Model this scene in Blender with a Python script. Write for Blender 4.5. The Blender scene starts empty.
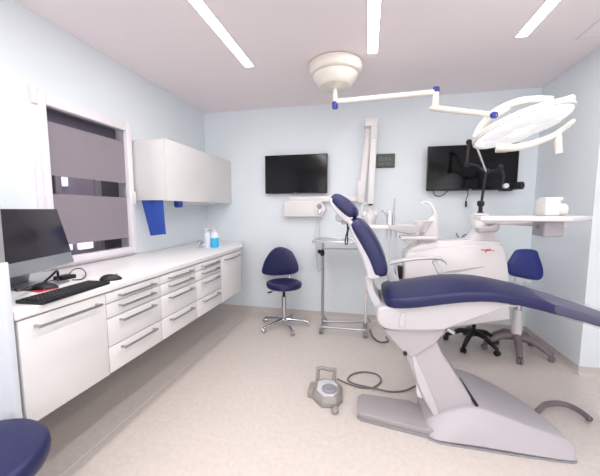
import bpy, bmesh, math, random
from mathutils import Vector, Matrix
random.seed(4)
S = bpy.context.scene
COL = S.collection
PI = math.pi
# ------------------------------------------------------------------ camera
FPX, YAW, PIT, EYE = 299.4, 0.219, -0.094, 1.302
cd = bpy.data.cameras.new('camera'); cam = bpy.data.objects.new('camera', cd); COL.objects.link(cam)
cd.sensor_width = 36; cd.lens = FPX / 600 * 36; cd.clip_start = 0.02
cam.location = (0, 0, EYE); cam.rotation_euler = (PI / 2 + PIT, 0, YAW)
S.camera = cam
_cy, _sy = math.cos(-YAW), math.sin(-YAW)
FW = Vector((_sy * math.cos(PIT), _cy * math.cos(PIT), math.sin(PIT))); RT = Vector((_cy, -_sy, 0)); UP = RT.cross(FW)
def ray(px, py): return FW + RT * ((px - 300) / FPX) - UP * ((py - 238) / FPX)
def at(px, py, Y):                     # measured point of the photo at room depth Y
    d = ray(px, py); return Vector((0, 0, EYE)) + d * (Y / d.y)
def atx(px, py, X):
    d = ray(px, py); return Vector((0, 0, EYE)) + d * (X / d.x)
def atz(px, py, Z):
    d = ray(px, py); return Vector((0, 0, EYE)) + d * ((Z - EYE) / d.z)

# ------------------------------------------------------------------ materials
def lin(c):
    return tuple(((v / 255) / 12.92 if v / 255 <= .04045 else ((v / 255 + .055) / 1.055) ** 2.4) for v in c) + (1,)
def mat(name, rgb, rough=.5, metal=0, noise=0, nscale=8, bump=0, bscale=60, coat=0, trans=0, emit=0, alpha=1, spec=.5, ior=1.45):
    m = bpy.data.materials.new(name); m.use_nodes = True
    nt = m.node_tree; b = nt.nodes['Principled BSDF']; L = nt.links
    c = lin(rgb); b.inputs['Base Color'].default_value = c
    b.inputs['Roughness'].default_value = rough; b.inputs['Metallic'].default_value = metal
    b.inputs['Coat Weight'].default_value = coat; b.inputs['Coat Roughness'].default_value = .1
    b.inputs['Transmission Weight'].default_value = trans; b.inputs['Alpha'].default_value = alpha
    b.inputs['Specular IOR Level'].default_value = spec; b.inputs['IOR'].default_value = ior
    if emit:
        b.inputs['Emission Color'].default_value = c; b.inputs['Emission Strength'].default_value = emit
    tc = nt.nodes.new('ShaderNodeTexCoord')
    n = nt.nodes.new('ShaderNodeTexNoise'); n.inputs['Scale'].default_value = nscale; n.inputs['Detail'].default_value = 4
    L.new(tc.outputs['Object'], n.inputs['Vector'])
    mx = nt.nodes.new('ShaderNodeMix'); mx.data_type = 'RGBA'
    k = noise
    mx.inputs['A'].default_value = tuple(v * (1 - k) for v in c[:3]) + (1,)
    mx.inputs['B'].default_value = tuple(min(1, v * (1 + k)) for v in c[:3]) + (1,)
    L.new(n.outputs['Fac'], mx.inputs['Factor']); L.new(mx.outputs['Result'], b.inputs['Base Color'])
    if bump:
        n2 = nt.nodes.new('ShaderNodeTexNoise'); n2.inputs['Scale'].default_value = bscale
        L.new(tc.outputs['Object'], n2.inputs['Vector'])
        bp = nt.nodes.new('ShaderNodeBump'); bp.inputs['Strength'].default_value = bump; bp.inputs['Distance'].default_value = .002
        L.new(n2.outputs['Fac'], bp.inputs['Height']); L.new(bp.outputs['Normal'], b.inputs['Normal'])
    return m
M = {}
M['wall'] = mat('pale_blue_wall', (222, 229, 233), .6, noise=.02, nscale=3, bump=.05, bscale=200)
M['ceiling'] = mat('ceiling_plaster', (238, 229, 231), .85, noise=.015, nscale=2)
M['floor'] = mat('vinyl_floor', (206, 197, 190), .32, noise=.13, nscale=38, bump=.02, bscale=30)
M['cove'] = mat('vinyl_cove', (196, 189, 185), .45, noise=.05, nscale=30)
M['cabinet'] = mat('white_laminate', (218, 216, 215), .3, noise=.01)
M['window_white'] = mat('window_white', (228, 224, 228), .35, noise=.01)
M['worktop'] = mat('white_worktop', (230, 228, 228), .25, noise=.01)
M['steel'] = mat('brushed_steel', (178, 178, 182), .3, 1, noise=.08, nscale=60)
M['chrome'] = mat('chrome', (205, 205, 210), .12, 1)
M['plastic'] = mat('white_plastic', (222, 218, 217), .3, noise=.01, coat=.3)
M['unit'] = mat('dental_white', (222, 217, 217), .25, noise=.01, coat=.4)
M['shell'] = mat('chair_shell', (193, 190, 193), .3, noise=.01, coat=.3)
M['greyshell'] = mat('grey_shell', (180, 174, 178), .35, noise=.02, coat=.2)
M['navy'] = mat('navy_vinyl', (28, 30, 76), .42, noise=.06, nscale=14, bump=.1, bscale=120, coat=.04)
M['piping'] = mat('navy_piping', (62, 66, 120), .4)
M['royal'] = mat('royal_blue_vinyl', (30, 42, 112), .4, noise=.05, bump=.05, bscale=120)
M['black'] = mat('black_plastic', (24, 24, 27), .4, noise=.05)
M['screen'] = mat('black_screen', (9, 9, 11), .12, spec=.3)
M['imac_screen'] = mat('dark_screen_glass', (40, 36, 44), .22, spec=.5)
M['alu'] = mat('aluminium', (172, 172, 178), .38, .85, noise=.03)
M['lampcream'] = mat('lamp_cream', (226, 220, 210), .3, coat=.3)
M['blueplastic'] = mat('blue_plastic', (48, 58, 140), .4)
M['bluepaper'] = mat('blue_paper', (44, 74, 160), .7, noise=.05)
M['led'] = mat('led_diffuser', (255, 248, 247), .5, emit=10)
M['lampface'] = mat('lamp_face', (255, 253, 248), .25, emit=.4, coat=.5)
M['lamplens'] = mat('lamp_lens', (250, 250, 250), .2, emit=.25, coat=.4)
M['beige'] = mat('beige_grey_plastic', (152, 146, 140), .45, noise=.03)
M['palegrey'] = mat('pale_grey_plastic', (206, 206, 212), .4)
M['midgrey'] = mat('mid_grey_plastic', (150, 148, 152), .5, noise=.04)
M['rubber'] = mat('worn_grey_rubber', (160, 154, 156), .6, noise=.1, nscale=7, bump=.2, bscale=18)
M['taupe'] = mat('taupe_plastic', (122, 110, 114), .5, noise=.04)
M['cord'] = mat('grey_cord', (110, 106, 108), .5)
M['clock'] = mat('lcd_olive', (70, 80, 74), .3, noise=.15, nscale=30)
M['clockframe'] = mat('clock_frame', (48, 52, 52), .4)
M['lcd'] = mat('lcd_digit', (92, 102, 94), .4)
M['red'] = mat('red', (205, 40, 62), .5)
M['film'] = mat('frosted_film', (140, 131, 139), .5, noise=.03, nscale=3)
M['pane'] = mat('dark_pane_glass', (235, 232, 240), .03, trans=1, ior=1.3)
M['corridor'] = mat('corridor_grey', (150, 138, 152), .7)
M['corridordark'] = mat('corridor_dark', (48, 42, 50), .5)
M['litpanel'] = mat('lit_panel', (235, 235, 250), .5, emit=1.6)
M['glassclear'] = mat('screen_glass', (240, 246, 248), .02, trans=1, ior=1.2)
M['aqua'] = mat('aqua_liquid', (40, 175, 225), .15, coat=.5)
M['clearplastic'] = mat('pale_clear_plastic', (214, 224, 232), .15, coat=.5)
M['sheet'] = mat('clear_cover', (190, 186, 196), .35, alpha=.13, spec=.2)
M['tray'] = mat('tray_steel', (196, 198, 202), .25, .7, noise=.05)
M['darkgap'] = mat('dark_gap', (30, 40, 36), .5)
M['partition'] = mat('partition_white', (203, 208, 214), .5, noise=.01)

# ------------------------------------------------------------------ mesh helpers
def box(bm, a, b, bev=0, seg=2, mtx=None):
    a, b = Vector(a), Vector(b)
    t = bmesh.new(); bmesh.ops.create_cube(t, size=1)
    c, s = (a + b) / 2, (b - a)
    for v in t.verts: v.co = Vector((v.co.x * s.x, v.co.y * s.y, v.co.z * s.z)) + c
    if bev:
        bev = min(bev, min(abs(s.x), abs(s.y), abs(s.z)) * .49)
        bmesh.ops.bevel(t, geom=t.edges[:], offset=bev, segments=seg, affect='EDGES', profile=.5)
    if mtx: bmesh.ops.transform(t, matrix=mtx, verts=t.verts)
    join(bm, t)
def join(bm, t):
    me = bpy.data.meshes.new('_t'); t.to_mesh(me); t.free(); bm.from_mesh(me); bpy.data.meshes.remove(me)
def frame_of(d):
    d = d.normalized(); up = Vector((0, 0, 1)) if abs(d.z) < .9 else Vector((1, 0, 0))
    x = up.cross(d).normalized(); return x, d.cross(x)
def tube(bm, pts, r, n=12, cap=True, smooth=0):
    pts = [Vector(p) for p in pts]
    if smooth: pts = curve(pts, smooth)
    rs = r if isinstance(r, (list, tuple)) else [r] * len(pts)
    if len(rs) != len(pts): rs = [rs[0] + (rs[-1] - rs[0]) * i / (len(pts) - 1) for i in range(len(pts))]
    x, y = frame_of(pts[1] - pts[0]); rings = []
    for i, p in enumerate(pts):
        d = (pts[min(i + 1, len(pts) - 1)] - pts[max(i - 1, 0)]).normalized()
        x = (x - d * x.dot(d)).normalized(); y = d.cross(x)
        rings.append([bm.verts.new(p + (x * math.cos(2 * PI * k / n) + y * math.sin(2 * PI * k / n)) * rs[i]) for k in range(n)])
    for a, b in zip(rings, rings[1:]):
        for k in range(n): bm.faces.new((a[k], a[(k + 1) % n], b[(k + 1) % n], b[k]))
    if cap:
        bm.faces.new(rings[0][::-1]); bm.faces.new(rings[-1])
def curve(pts, k=6, closed=False):
    P = [Vector(p) for p in pts]; out = []; n = len(P)
    rng = n if closed else n - 1
    for i in range(rng):
        if closed: p0, p1, p2, p3 = P[i - 1], P[i], P[(i + 1) % n], P[(i + 2) % n]
        else: p0, p1, p2, p3 = P[max(i - 1, 0)], P[i], P[i + 1], P[min(i + 2, n - 1)]
        for j in range(k):
            t = j / k
            out.append(.5 * ((2 * p1) + (p2 - p0) * t + (2 * p0 - 5 * p1 + 4 * p2 - p3) * t * t + (3 * p1 - p0 - 3 * p2 + p3) * t ** 3))
    if not closed: out.append(P[-1])
    return out
def lathe(bm, prof, c, axis=(0, 0, 1), n=32):
    c = Vector(c); x, y = frame_of(Vector(axis)); d = Vector(axis).normalized(); rings = []
    for r, h in prof:
        if r < 1e-5: rings.append([bm.verts.new(c + d * h)])
        else: rings.append([bm.verts.new(c + d * h + (x * math.cos(2 * PI * k / n) + y * math.sin(2 * PI * k / n)) * r) for k in range(n)])
    for a, b in zip(rings, rings[1:]):
        for k in range(n):
            if len(a) == 1 and len(b) == 1: continue
            if len(a) == 1: bm.faces.new((a[0], b[(k + 1) % n], b[k]))
            elif len(b) == 1: bm.faces.new((a[k], a[(k + 1) % n], b[0]))
            else: bm.faces.new((a[k], a[(k + 1) % n], b[(k + 1) % n], b[k]))
    for rg in (rings[0], rings[-1]):
        if len(rg) > 2: bm.faces.new(rg)
def prism(bm, poly, off, bev=0, seg=3):
    t = bmesh.new(); off = Vector(off)
    a = [t.verts.new(Vector(p)) for p in poly]; b = [t.verts.new(Vector(p) + off) for p in poly]
    t.faces.new(a); t.faces.new(b[::-1]); n = len(a)
    for i in range(n): t.faces.new((a[i], b[i], b[(i + 1) % n], a[(i + 1) % n]))
    bmesh.ops.recalc_face_normals(t, faces=t.faces)
    if bev:
        fs = [f for f in t.faces if len(f.verts) == n and n != 4 or (n == 4 and f.index in (0, 1))]
        t.faces.ensure_lookup_table()
        es = set(t.faces[0].edges) | set(t.faces[1].edges)
        bmesh.ops.bevel(t, geom=list(es), offset=bev, segments=seg, affect='EDGES', profile=.5)
    join(bm, t)
def loft(bm, secs, cap=True):
    rings = [[bm.verts.new(Vector(p)) for p in s] for s in secs]; n = len(rings[0])
    for a, b in zip(rings, rings[1:]):
        for k in range(n): bm.faces.new((a[k], a[(k + 1) % n], b[(k + 1) % n], b[k]))
    if cap: bm.faces.new(rings[0][::-1]); bm.faces.new(rings[-1])
def ball(bm, c, r, sc=(1, 1, 1), u=16, v=10):
    t = bmesh.new(); bmesh.ops.create_uvsphere(t, u_segments=u, v_segments=v, radius=r)
    for w in t.verts: w.co = Vector((w.co.x * sc[0], w.co.y * sc[1], w.co.z * sc[2])) + Vector(c)
    join(bm, t)
def wmat(o):
    m = Matrix.LocRotScale(o.location, o.rotation_euler, None)
    return wmat(o.parent) @ m if o.parent else m
def obj(name, bm, m, parent=None, smooth=True, sub=0, ang=38, label=None):
    bmesh.ops.recalc_face_normals(bm, faces=bm.faces)
    if not parent:
        c = sum((v.co for v in bm.verts), Vector()) / len(bm.verts); zmin = min(v.co.z for v in bm.verts); org = Vector((c.x, c.y, zmin))
        inv = Matrix.Translation(-org)
    else: inv = wmat(parent).inverted()
    bmesh.ops.transform(bm, matrix=inv, verts=bm.verts)
    me = bpy.data.meshes.new(name); bm.to_mesh(me); bm.free()
    me.materials.append(M[m] if isinstance(m, str) else m)
    o = bpy.data.objects.new(name, me); COL.objects.link(o)
    if parent: o.parent = parent
    else: o.location = org
    if smooth:
        for p in me.polygons: p.use_smooth = True
        me.set_sharp_from_angle(angle=math.radians(ang))
    if sub:
        md = o.modifiers.new('sub', 'SUBSURF'); md.levels = sub; md.render_levels = sub
    if label: o['label'] = label
    return o
def B(): return bmesh.new()
def thing(name, label, cat, loc, group=None, rz=0):
    o = bpy.data.objects.new(name, None); COL.objects.link(o); o.empty_display_size = .1
    o.location = loc; o.rotation_euler = (0, 0, rz); o['label'] = label; o['category'] = cat
    if group: o['group'] = group
    return o
def tag(o, label, cat, group=None):
    o['label'] = label; o['category'] = cat
    if group: o['group'] = group
    return o
def struct(name, bm, m, parent=None, **k):
    o = obj(name, bm, m, parent, **k); o['kind'] = 'structure'; return o
def bx(name, a, b, m, parent=None, bev=0, seg=2, label=None):
    bm = B(); box(bm, a, b, bev, seg); return obj(name, bm, m, parent, label=label)
def tb(name, pts, r, m, parent=None, smooth=0, n=12, label=None):
    bm = B(); tube(bm, pts, r, n, smooth=smooth); return obj(name, bm, m, parent, label=label)

# ------------------------------------------------------------------ room shell
H = 2.5; XL, YB, XR, YC, XR2, YF = -2.007, 3.511, 1.66, 2.683, 2.9, -1.9
def sbox(name, a, b, m, **k):
    bm = B(); box(bm, a, b); return struct(name, bm, m, **k)
sbox('floor', (XL - .1, YF - .1, -.1), (XR2 + .1, YB + .1, 0), 'floor')
sbox('ceiling', (XL - .1, YF - .1, H), (XR2 + .1, YB + .1, H + .1), 'ceiling')
sbox('wall_back', (XL - .1, YB, 0), (XR + .1, YB + .1, H), 'wall')
sbox('wall_right', (XR, YC + .1, 0), (XR + .1, YB, H), 'wall')
sbox('wall_right_return', (XR, YC, 0), (XR2, YC + .1, H), 'wall')
sbox('wall_right_front', (XR2, YF, 0), (XR2 + .1, YC + .1, H), 'wall')
bm = B()
box(bm, (XL - .1, YF - .1, 0), (-1.5, YF, H)); box(bm, (2.4, YF - .1, 0), (XR2 + .1, YF, H)); box(bm, (-1.5, YF - .1, 0), (2.4, YF, .8)); box(bm, (-1.5, YF - .1, 2.3), (2.4, YF, H))
struct('wall_front', bm, 'wall')
bm = B()
for xa in (-1.5, -.22, 1.06, 2.34): box(bm, (xa, YF - .08, .8), (xa + .06, YF - .02, 2.3), .004)
for za in (.8, 2.24): box(bm, (-1.5, YF - .08, za), (2.4, YF - .02, za + .06), .004)
wf = struct('added_window', bm, 'window_white')  # made-up window behind the camera, added to carry the fill light
bx('window_pane', (-1.46, YF - .06, .84), (2.36, YF - .05, 2.26), 'palegrey', wf)  # opaque pane of the added window, just behind the fill light
# left wall with the opening of the interior window
W0, W1, Z0, Z1 = 1.505, 2.22, .95, 2.0
bm = B()
box(bm, (XL - .1, YF, 0), (XL, W0, H)); box(bm, (XL - .1, W1, 0), (XL, YB, H))
box(bm, (XL - .1, W0, 0), (XL, W1, Z0)); box(bm, (XL - .1, W0, Z1), (XL, W1, H))
struct('wall_left', bm, 'wall')
# coved vinyl baseboards
def cove(name, p, q, nrm, h=.075):
    p, q, nrm = Vector(p), Vector(q), Vector(nrm); up = Vector((0, 0, 1))
    pr = [(0, 0), (.035, 0), (.018, .006), (.008, .018), (.006, .035), (.006, h), (0, h)]
    bm = B(); loft(bm, [[e + nrm * a + up * b for a, b in pr] for e in (p, q)]); return struct(name, bm, 'cove')
cove('baseboard_back', (XL, YB, 0), (XR, YB, 0), (0, -1, 0))
cove('baseboard_right', (XR, YC, 0), (XR, YB, 0), (-1, 0, 0))
cove('baseboard_right_return', (XR - .006, YC, 0), (XR2, YC, 0), (0, -1, 0))
cove('baseboard_left', (XL, YF, 0), (XL, YB, 0), (1, 0, 0))
sbox('trim_1', (-1.444, .3, 0), (-1.439, YB - .04, .0008), 'window_white')
# window: outer casing, sash, glass with frosted bands, handle
bm = B(); x0 = XL
oy0, oy1, oz0, oz1 = 1.475, 2.25, .915, 2.035
for a, b in (((x0 - .05, oy0, oz0), (x0 + .02, oy0 + .05, oz1)), ((x0 - .05, oy1 - .05, oz0), (x0 + .02, oy1, oz1)),
             ((x0 - .05, oy0 + .05, oz0), (x0 + .02, oy1 - .05, oz0 + .05)), ((x0 - .05, oy0 + .05, oz1 - .05), (x0 + .02, oy1 - .05, oz1))): box(bm, a, b, .003)
win = struct('window_1', bm, 'window_white')
bm = B(); gy0, gy1, gz0, gz1 = 1.545, 2.185, .985, 1.955
for a, b in (((x0 - .02, oy0 + .03, oz0 + .02), (x0 + .045, gy0, oz1 - .012)), ((x0 - .02, gy1, oz0 + .02), (x0 + .045, oy1 - .012, oz1 - .012)),
             ((x0 - .02, gy0, oz0 + .02), (x0 + .045, gy1, gz0)), ((x0 - .02, gy0, gz1), (x0 + .045, gy1, oz1 - .012))): box(bm, a, b, .005)
obj('window_frame', bm, 'window_white', win)
bx('window_pane', (x0 + .004, gy0 - .005, gz0 - .005), (x0 + .010, gy1 + .005, gz1 + .005), 'pane', win)
for za, zb in ((1.525, 1.865), (1.065, 1.405)):
    bx('frosted_band', (x0 + .0095, gy0, za), (x0 + .0115, gy1, zb), 'film', win)
bm = B(); box(bm, (x0 + .044, 2.205, 1.40), (x0 + .052, 2.23, 1.47), .003); box(bm, (x0 + .05, 2.21, 1.35), (x0 + .072, 2.228, 1.455), .006)
obj('window_handle', bm, 'plastic', win)
bm = B(); box(bm, (x0 + .02, oy0 - .005, oz1 - .09), (x0 + .036, oy0 + .04, oz1 + .004), .003); obj('window_hinge', bm, 'plastic', win)
# dim corridor behind the window
CX = -3.5
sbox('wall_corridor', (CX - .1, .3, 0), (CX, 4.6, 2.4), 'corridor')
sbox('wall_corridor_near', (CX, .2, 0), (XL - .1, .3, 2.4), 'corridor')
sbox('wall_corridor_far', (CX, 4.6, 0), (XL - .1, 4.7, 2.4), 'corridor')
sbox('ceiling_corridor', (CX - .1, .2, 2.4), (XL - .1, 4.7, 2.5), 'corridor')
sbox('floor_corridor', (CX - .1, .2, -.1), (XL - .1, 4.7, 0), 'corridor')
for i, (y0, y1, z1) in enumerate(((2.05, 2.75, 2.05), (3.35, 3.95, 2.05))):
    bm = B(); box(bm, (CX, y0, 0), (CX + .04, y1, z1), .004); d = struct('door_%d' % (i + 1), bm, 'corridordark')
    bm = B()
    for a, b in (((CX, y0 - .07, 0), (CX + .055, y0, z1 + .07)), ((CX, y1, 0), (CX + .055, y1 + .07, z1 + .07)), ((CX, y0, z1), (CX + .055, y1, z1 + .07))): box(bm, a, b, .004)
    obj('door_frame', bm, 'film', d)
for (ya, yb, za, zb) in ((2.83, 2.9, 1.58, 1.68), (2.82, 2.9, .82, .95), (3.0, 3.18, .81, .91)):
    t = tag(bx('wall_lamp', (CX, ya, za), (CX + .05, yb, zb), 'litpanel', None, .008), 'small lit white panel in the dim corridor beyond the window, one of several', 'lamp', 'lit panels seen through the window')

# ------------------------------------------------------------------ ceiling: three LED strips, hatch
LABL = ['long recessed ceiling light strip on the left, towards the window wall', 'middle long recessed ceiling light strip, running above the room beside the round canopy',
        'long recessed ceiling light strip on the right, above the dental lamp']
for i, xc in enumerate((-.985, .018, 1.02)):
    t = thing('ceiling_light', LABL[i], 'ceiling light', (xc, 1.2, H - .012), 'recessed ceiling light strips')
    y0, y1 = -1.5, 2.475
    bm = B()
    for a, b in (((xc - .042, y0, H - .004), (xc - .034, y1, H)), ((xc + .034, y0, H - .004), (xc + .042, y1, H)), ((xc - .042, y0 - .008, H - .004), (xc + .042, y0, H)), ((xc - .042, y1, H - .004), (xc + .042, y1 + .008, H))): box(bm, a, b, .001)
    obj('trim', bm, 'plastic', t)
    bx('diffuser', (xc - .034, y0, H - .006), (xc + .034, y1, H), 'led', t)
p = [atz(577, 38, H), atz(606, 18, H)]
u = Vector((.42, 0, 0)); v = Vector((0, -.42, 0)); c0 = Vector((1.41, 2.60, H))
bm = B()
w_ = .005
box(bm, (c0.x, c0.y - .42, H - .003), (c0.x + w_, c0.y, H)); box(bm, (c0.x + .42, c0.y - .42, H - .003), (c0.x + .42 + w_, c0.y, H))
box(bm, (c0.x, c0.y, H - .003), (c0.x + .425, c0.y + w_, H)); box(bm, (c0.x, c0.y - .42, H - .003), (c0.x + .425, c0.y - .42 + w_, H))
hatch = tag(obj('ceiling_hatch', bm, 'palegrey'), 'thin outlined access hatch in the ceiling at the far right', 'hatch')
bx('panel', (c0.x + w_, c0.y - .414, H - .0015), (c0.x + .42, c0.y, H), 'ceiling', hatch)

# ------------------------------------------------------------------ wall-hung cabinets on the left
FX = -1.315; ZB, ZT = .43, .875
def handle(yc, z, w, parent, x=FX):
    bm = B(); box(bm, (x + .028, yc - w / 2, z - .006), (x + .036, yc + w / 2, z + .006), .002)
    for s in (-1, 1): box(bm, (x, yc + s * (w / 2 - .008) - .005, z - .005), (x + .03, yc + s * (w / 2 - .008) + .005, z + .005), .001)
    return obj('handle', bm, 'steel', parent)
units = [('door', .862, 1.262), ('drawer', 1.262, 1.682), ('drawer', 1.682, 2.104), ('drawer', 2.104, 2.530), ('door', 2.530, 2.985)]
ULAB = ['white wall-hung cabinet with one plain door, beneath the computer', 'white cabinet of four drawers next to the computer, leftmost of the three drawer units',
        'white cabinet of four drawers in the middle of the three drawer units', 'white cabinet of four drawers farthest along, rightmost of the three drawer units',
        'white wall-hung cabinet with a plain door at the far end below the soap bottle']
for (kd, y0, y1), lb in zip(units, ULAB):
    t = thing('base_cabinet', lb, 'cabinet', (-1.66, (y0 + y1) / 2, ZB), 'wall hung base cabinets')
    bx('body', (XL + .001, y0 + .0005, ZB), (FX - .022, y1 - .0005, ZT), 'cabinet', t)
    if kd == 'door':
        d = bx('door', (FX - .02, y0 + .0015, ZB), (FX, y1 - .0015, ZT - .008), 'cabinet', t, .0015)
        handle((y0 + y1) / 2, ZT - .045, .30 if y0 < 1 else .34, d)
    else:
        zz = [ZT - .008, .810, .730, .575, ZB]
        for k in range(4):
            d = bx('drawer', (FX - .02, y0 + .003, zz[k + 1] + .003), (FX, y1 - .003, zz[k] - .002), 'cabinet', t, .0015)
            handle((y0 + y1) / 2, zz[k] - .028, .27, d)
# worktop with a clipped far corner
poly = [(XL + .001, .855, .875), (FX + .004, .855, .875), (FX + .004, 3.01, .875), (-1.53, YB - .002, .875), (XL + .001, YB - .002, .875)]
bm = B(); prism(bm, poly, (0, 0, .035), .003)
tag(obj('worktop', bm, 'worktop'), 'long white worktop running over the wall-hung cabinets under the window', 'worktop')
# upper cabinet
ux = -1.66
t = thing('upper_cabinet', 'white wall cabinet with a long plain flap door, hung beside the window', 'cabinet', (-1.83, 2.9, 1.39))
bx('body', (XL + .001, 2.262, 1.385), (ux - .018, YB - .002, 1.895), 'cabinet', t, .002)
bx('door', (ux - .018, 2.262, 1.38), (ux, YB - .002, 1.897), 'cabinet', t, .002)
t = thing('under_cabinet_light', 'slim white light bar mounted beneath the wall cabinet', 'lamp', (-1.8, 2.9, 1.36))
bm = B(); box(bm, (-1.80, 2.55, 1.36), (-1.75, 3.25, 1.3845), .006); obj('housing', bm, 'plastic', t)
bx('end_cap', (-1.803, 3.25, 1.357), (-1.747, 3.27, 1.3845), 'palegrey', t, .004)
# things under the cabinet
bm = B(); Y_ = 2.275
q = [at(141, 198.5, Y_), at(161, 198.5, Y_), at(165.5, 234, Y_), at(147, 236.5, Y_)]
prism(bm, [(-1.93, Y_, 1.384), (-1.725, Y_, 1.384), (-1.710, Y_, 1.09), (-1.855, Y_, 1.075)], (0, .02, 0), .004)
bp = tag(obj('paper_pad', bm, 'bluepaper'), 'bright blue paper pad hanging below the wall cabinet beside the window', 'paper pad')
bx('clip', (-1.86, 2.268, 1.355), (-1.80, 2.30, 1.3845), 'blueplastic', bp, .003)
bm = B(); box(bm, (-1.72, 2.43, 1.33), (-1.67, 2.5, 1.3845), .006); box(bm, (-1.715, 2.44, 1.322), (-1.675, 2.49, 1.332), .003)
tag(obj('hook', bm, 'blueplastic'), 'small dark blue holder under the wall cabinet, right of the blue paper', 'hook')

# ------------------------------------------------------------------ things on the worktop
WT = .910
def bottle(name, label, cat, x, y, r, h, m, neck, capm):
    t = thing(name, label, cat, (x, y, WT))
    bm = B(); lathe(bm, [(0, 0), (r * .95, 0), (r, .006), (r, h * .72), (r * .85, h * .8), (neck, h * .88), (neck, h * .93), (0, h * .93)], (x, y, WT), n=24)
    obj('bottle_body', bm, m, t)
    return t
t = bottle('soap_bottle', 'soap bottle half full of bright blue liquid at the far end of the worktop', 'bottle', -1.555, 2.86, .042, .175, 'aqua', .016, 'plastic')
bm = B(); lathe(bm, [(.022, 0), (.024, .004), (.024, .02), (.008, .024), (.008, .045), (.0, .045)], (-1.555, 2.86, WT + .16)); box(bm, (-1.565, 2.82, WT + .2), (-1.545, 2.89, WT + .212), .004); obj('pump', bm, 'plastic', t)
bm = B(); lathe(bm, [(.0425, 0), (.0428, .03), (.037, .045), (.018, .06), (0, .06)], (-1.555, 2.86, WT + .1), n=24); obj('clear_shoulder', bm, 'clearplastic', t)
t = bottle('spray_bottle', 'clear grey spray bottle standing left of the blue soap bottle', 'bottle', -1.625, 2.84, .034, .19, 'clearplastic', .014, 'plastic')
bm = B(); box(bm, (-1.645, 2.8, WT + .175), (-1.605, 2.87, WT + .205), .006); box(bm, (-1.628, 2.80, WT + .15), (-1.622, 2.812, WT + .178), .002); obj('spray_head', bm, 'palegrey', t)
t = thing('tap', 'low chrome tap with a round knob on the worktop, left of the bottles', 'tap', (-1.66, 2.75, WT))
bm = B(); lathe(bm, [(0, 0), (.026, 0), (.026, .012), (.012, .018), (.012, .05), (.0, .05)], (-1.66, 2.75, WT)); obj('base', bm, 'chrome', t)
bm = B(); ball(bm, (-1.66, 2.75, WT + .06), .026, (1, 1, .8)); obj('knob', bm, 'chrome', t)
tb('spout', [(-1.66, 2.75, WT + .045), (-1.63, 2.72, WT + .065), (-1.59, 2.69, WT + .05), (-1.585, 2.685, WT + .03)], .007, 'chrome', t, 5)

# computer
sd = Vector((-.29, .957, 0)).normalized(); nrm = Vector((.93, .28, .25))
nrm = (nrm - sd * nrm.dot(sd)).normalized(); upv = nrm.cross(sd).normalized()
if upv.z < 0: upv = -upv
top_r = atx(56.5, 209, -1.80); 
bot_r = top_r - upv * .33
bl = bot_r - sd * .56
def mp(a, b, c=0): return bl + sd * a + upv * b + nrm * c     # along, up, out
t = thing('computer_monitor', 'silver all-in-one computer with a dark tilted screen on the worktop', 'monitor', (bl + sd * .26).to_tuple()[:2] + (WT,))
def slab(bm, a0, b0, c0, a1, b1, c1, bev=.003):
    m = Matrix(((sd.x, upv.x, nrm.x, bl.x), (sd.y, upv.y, nrm.y, bl.y), (sd.z, upv.z, nrm.z, bl.z), (0, 0, 0, 1)))
    box(bm, (a0, b0, c0), (a1, b1, c1), bev, 2, m)
bm = B(); slab(bm, 0, 0, -.03, .56, .33, 0, .006); obj('casing', bm, 'alu', t)
bm = B(); slab(bm, 0.001, .066, -.004, .559, .329, .002, .001); obj('screen', bm, 'imac_screen', t)
fc = bl + sd * .28
fb = fc - nrm * .03
bm = B(); hz = Vector((nrm.x, nrm.y, 0)).normalized()
foot = Vector((fb.x, fb.y, WT))
prism(bm, [foot - sd * .09 - hz * .09, foot + sd * .09 - hz * .09, foot + sd * .09 + hz * .12, foot - sd * .09 + hz * .12], (0, 0, .008), .002)
obj('foot', bm, 'alu', t)
bm = B(); c1 = fc + upv * .14 - nrm * .035
prism(bm, [foot - sd * .08 - hz * .085 + Vector((0, 0, .006)), foot + sd * .08 - hz * .085 + Vector((0, 0, .006)), c1 + sd * .08, c1 - sd * .08], -hz * .01)
obj('stand', bm, 'alu', t)
# keyboard
k0, k1, k2, k3 = [atz(x, y, WT + .012) for x, y in ((28, 304), (60, 304), (102, 283), (76, 280))]
ka = (k1 - k2).normalized(); kb = Vector((-ka.y, ka.x, 0))
if kb.x > 0: kb = -kb
kc = Vector((-1.36, 1.17, WT))
kl, kw = .36, .135
ka = Vector((-.07, 1, 0)).normalized(); kb = Vector((-1, -.07, 0))
kc = (atz(60, 304, WT) + atz(101, 284, WT)) / 2 + kb * kw / 2 + Vector((0, -.01, 0))
t = thing('keyboard', 'black computer keyboard in front of the monitor', 'keyboard', kc)
km = Matrix(((ka.x, kb.x, 0, kc.x), (ka.y, kb.y, 0, kc.y), (0, 0, 1, kc.z), (0, 0, 0, 1)))
bm = B(); box(bm, (-kl / 2, -kw / 2, 0), (kl / 2, kw / 2, .016), .004, 2, km); obj('case', bm, 'black', t)
bm = B()
for r_ in range(5):
    for c_ in range(20):
        if r_ == 0 and 5 < c_ < 11: continue
        a = -kl / 2 + .011 + c_ * .017; b = -kw / 2 + .012 + r_ * .0225
        box(bm, (a, b, .015), (a + .0142, b + .018, .020), .002, 1, km)
    if r_ == 0: box(bm, (-kl / 2 + .011 + 6 * .017, -kw / 2 + .012, .015), (-kl / 2 + .011 + 11 * .017 - .003, -kw / 2 + .03, .020), .002, 1, km)
ko = obj('keys', bm, 'black', t); ko['kind'] = 'stuff'
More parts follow.
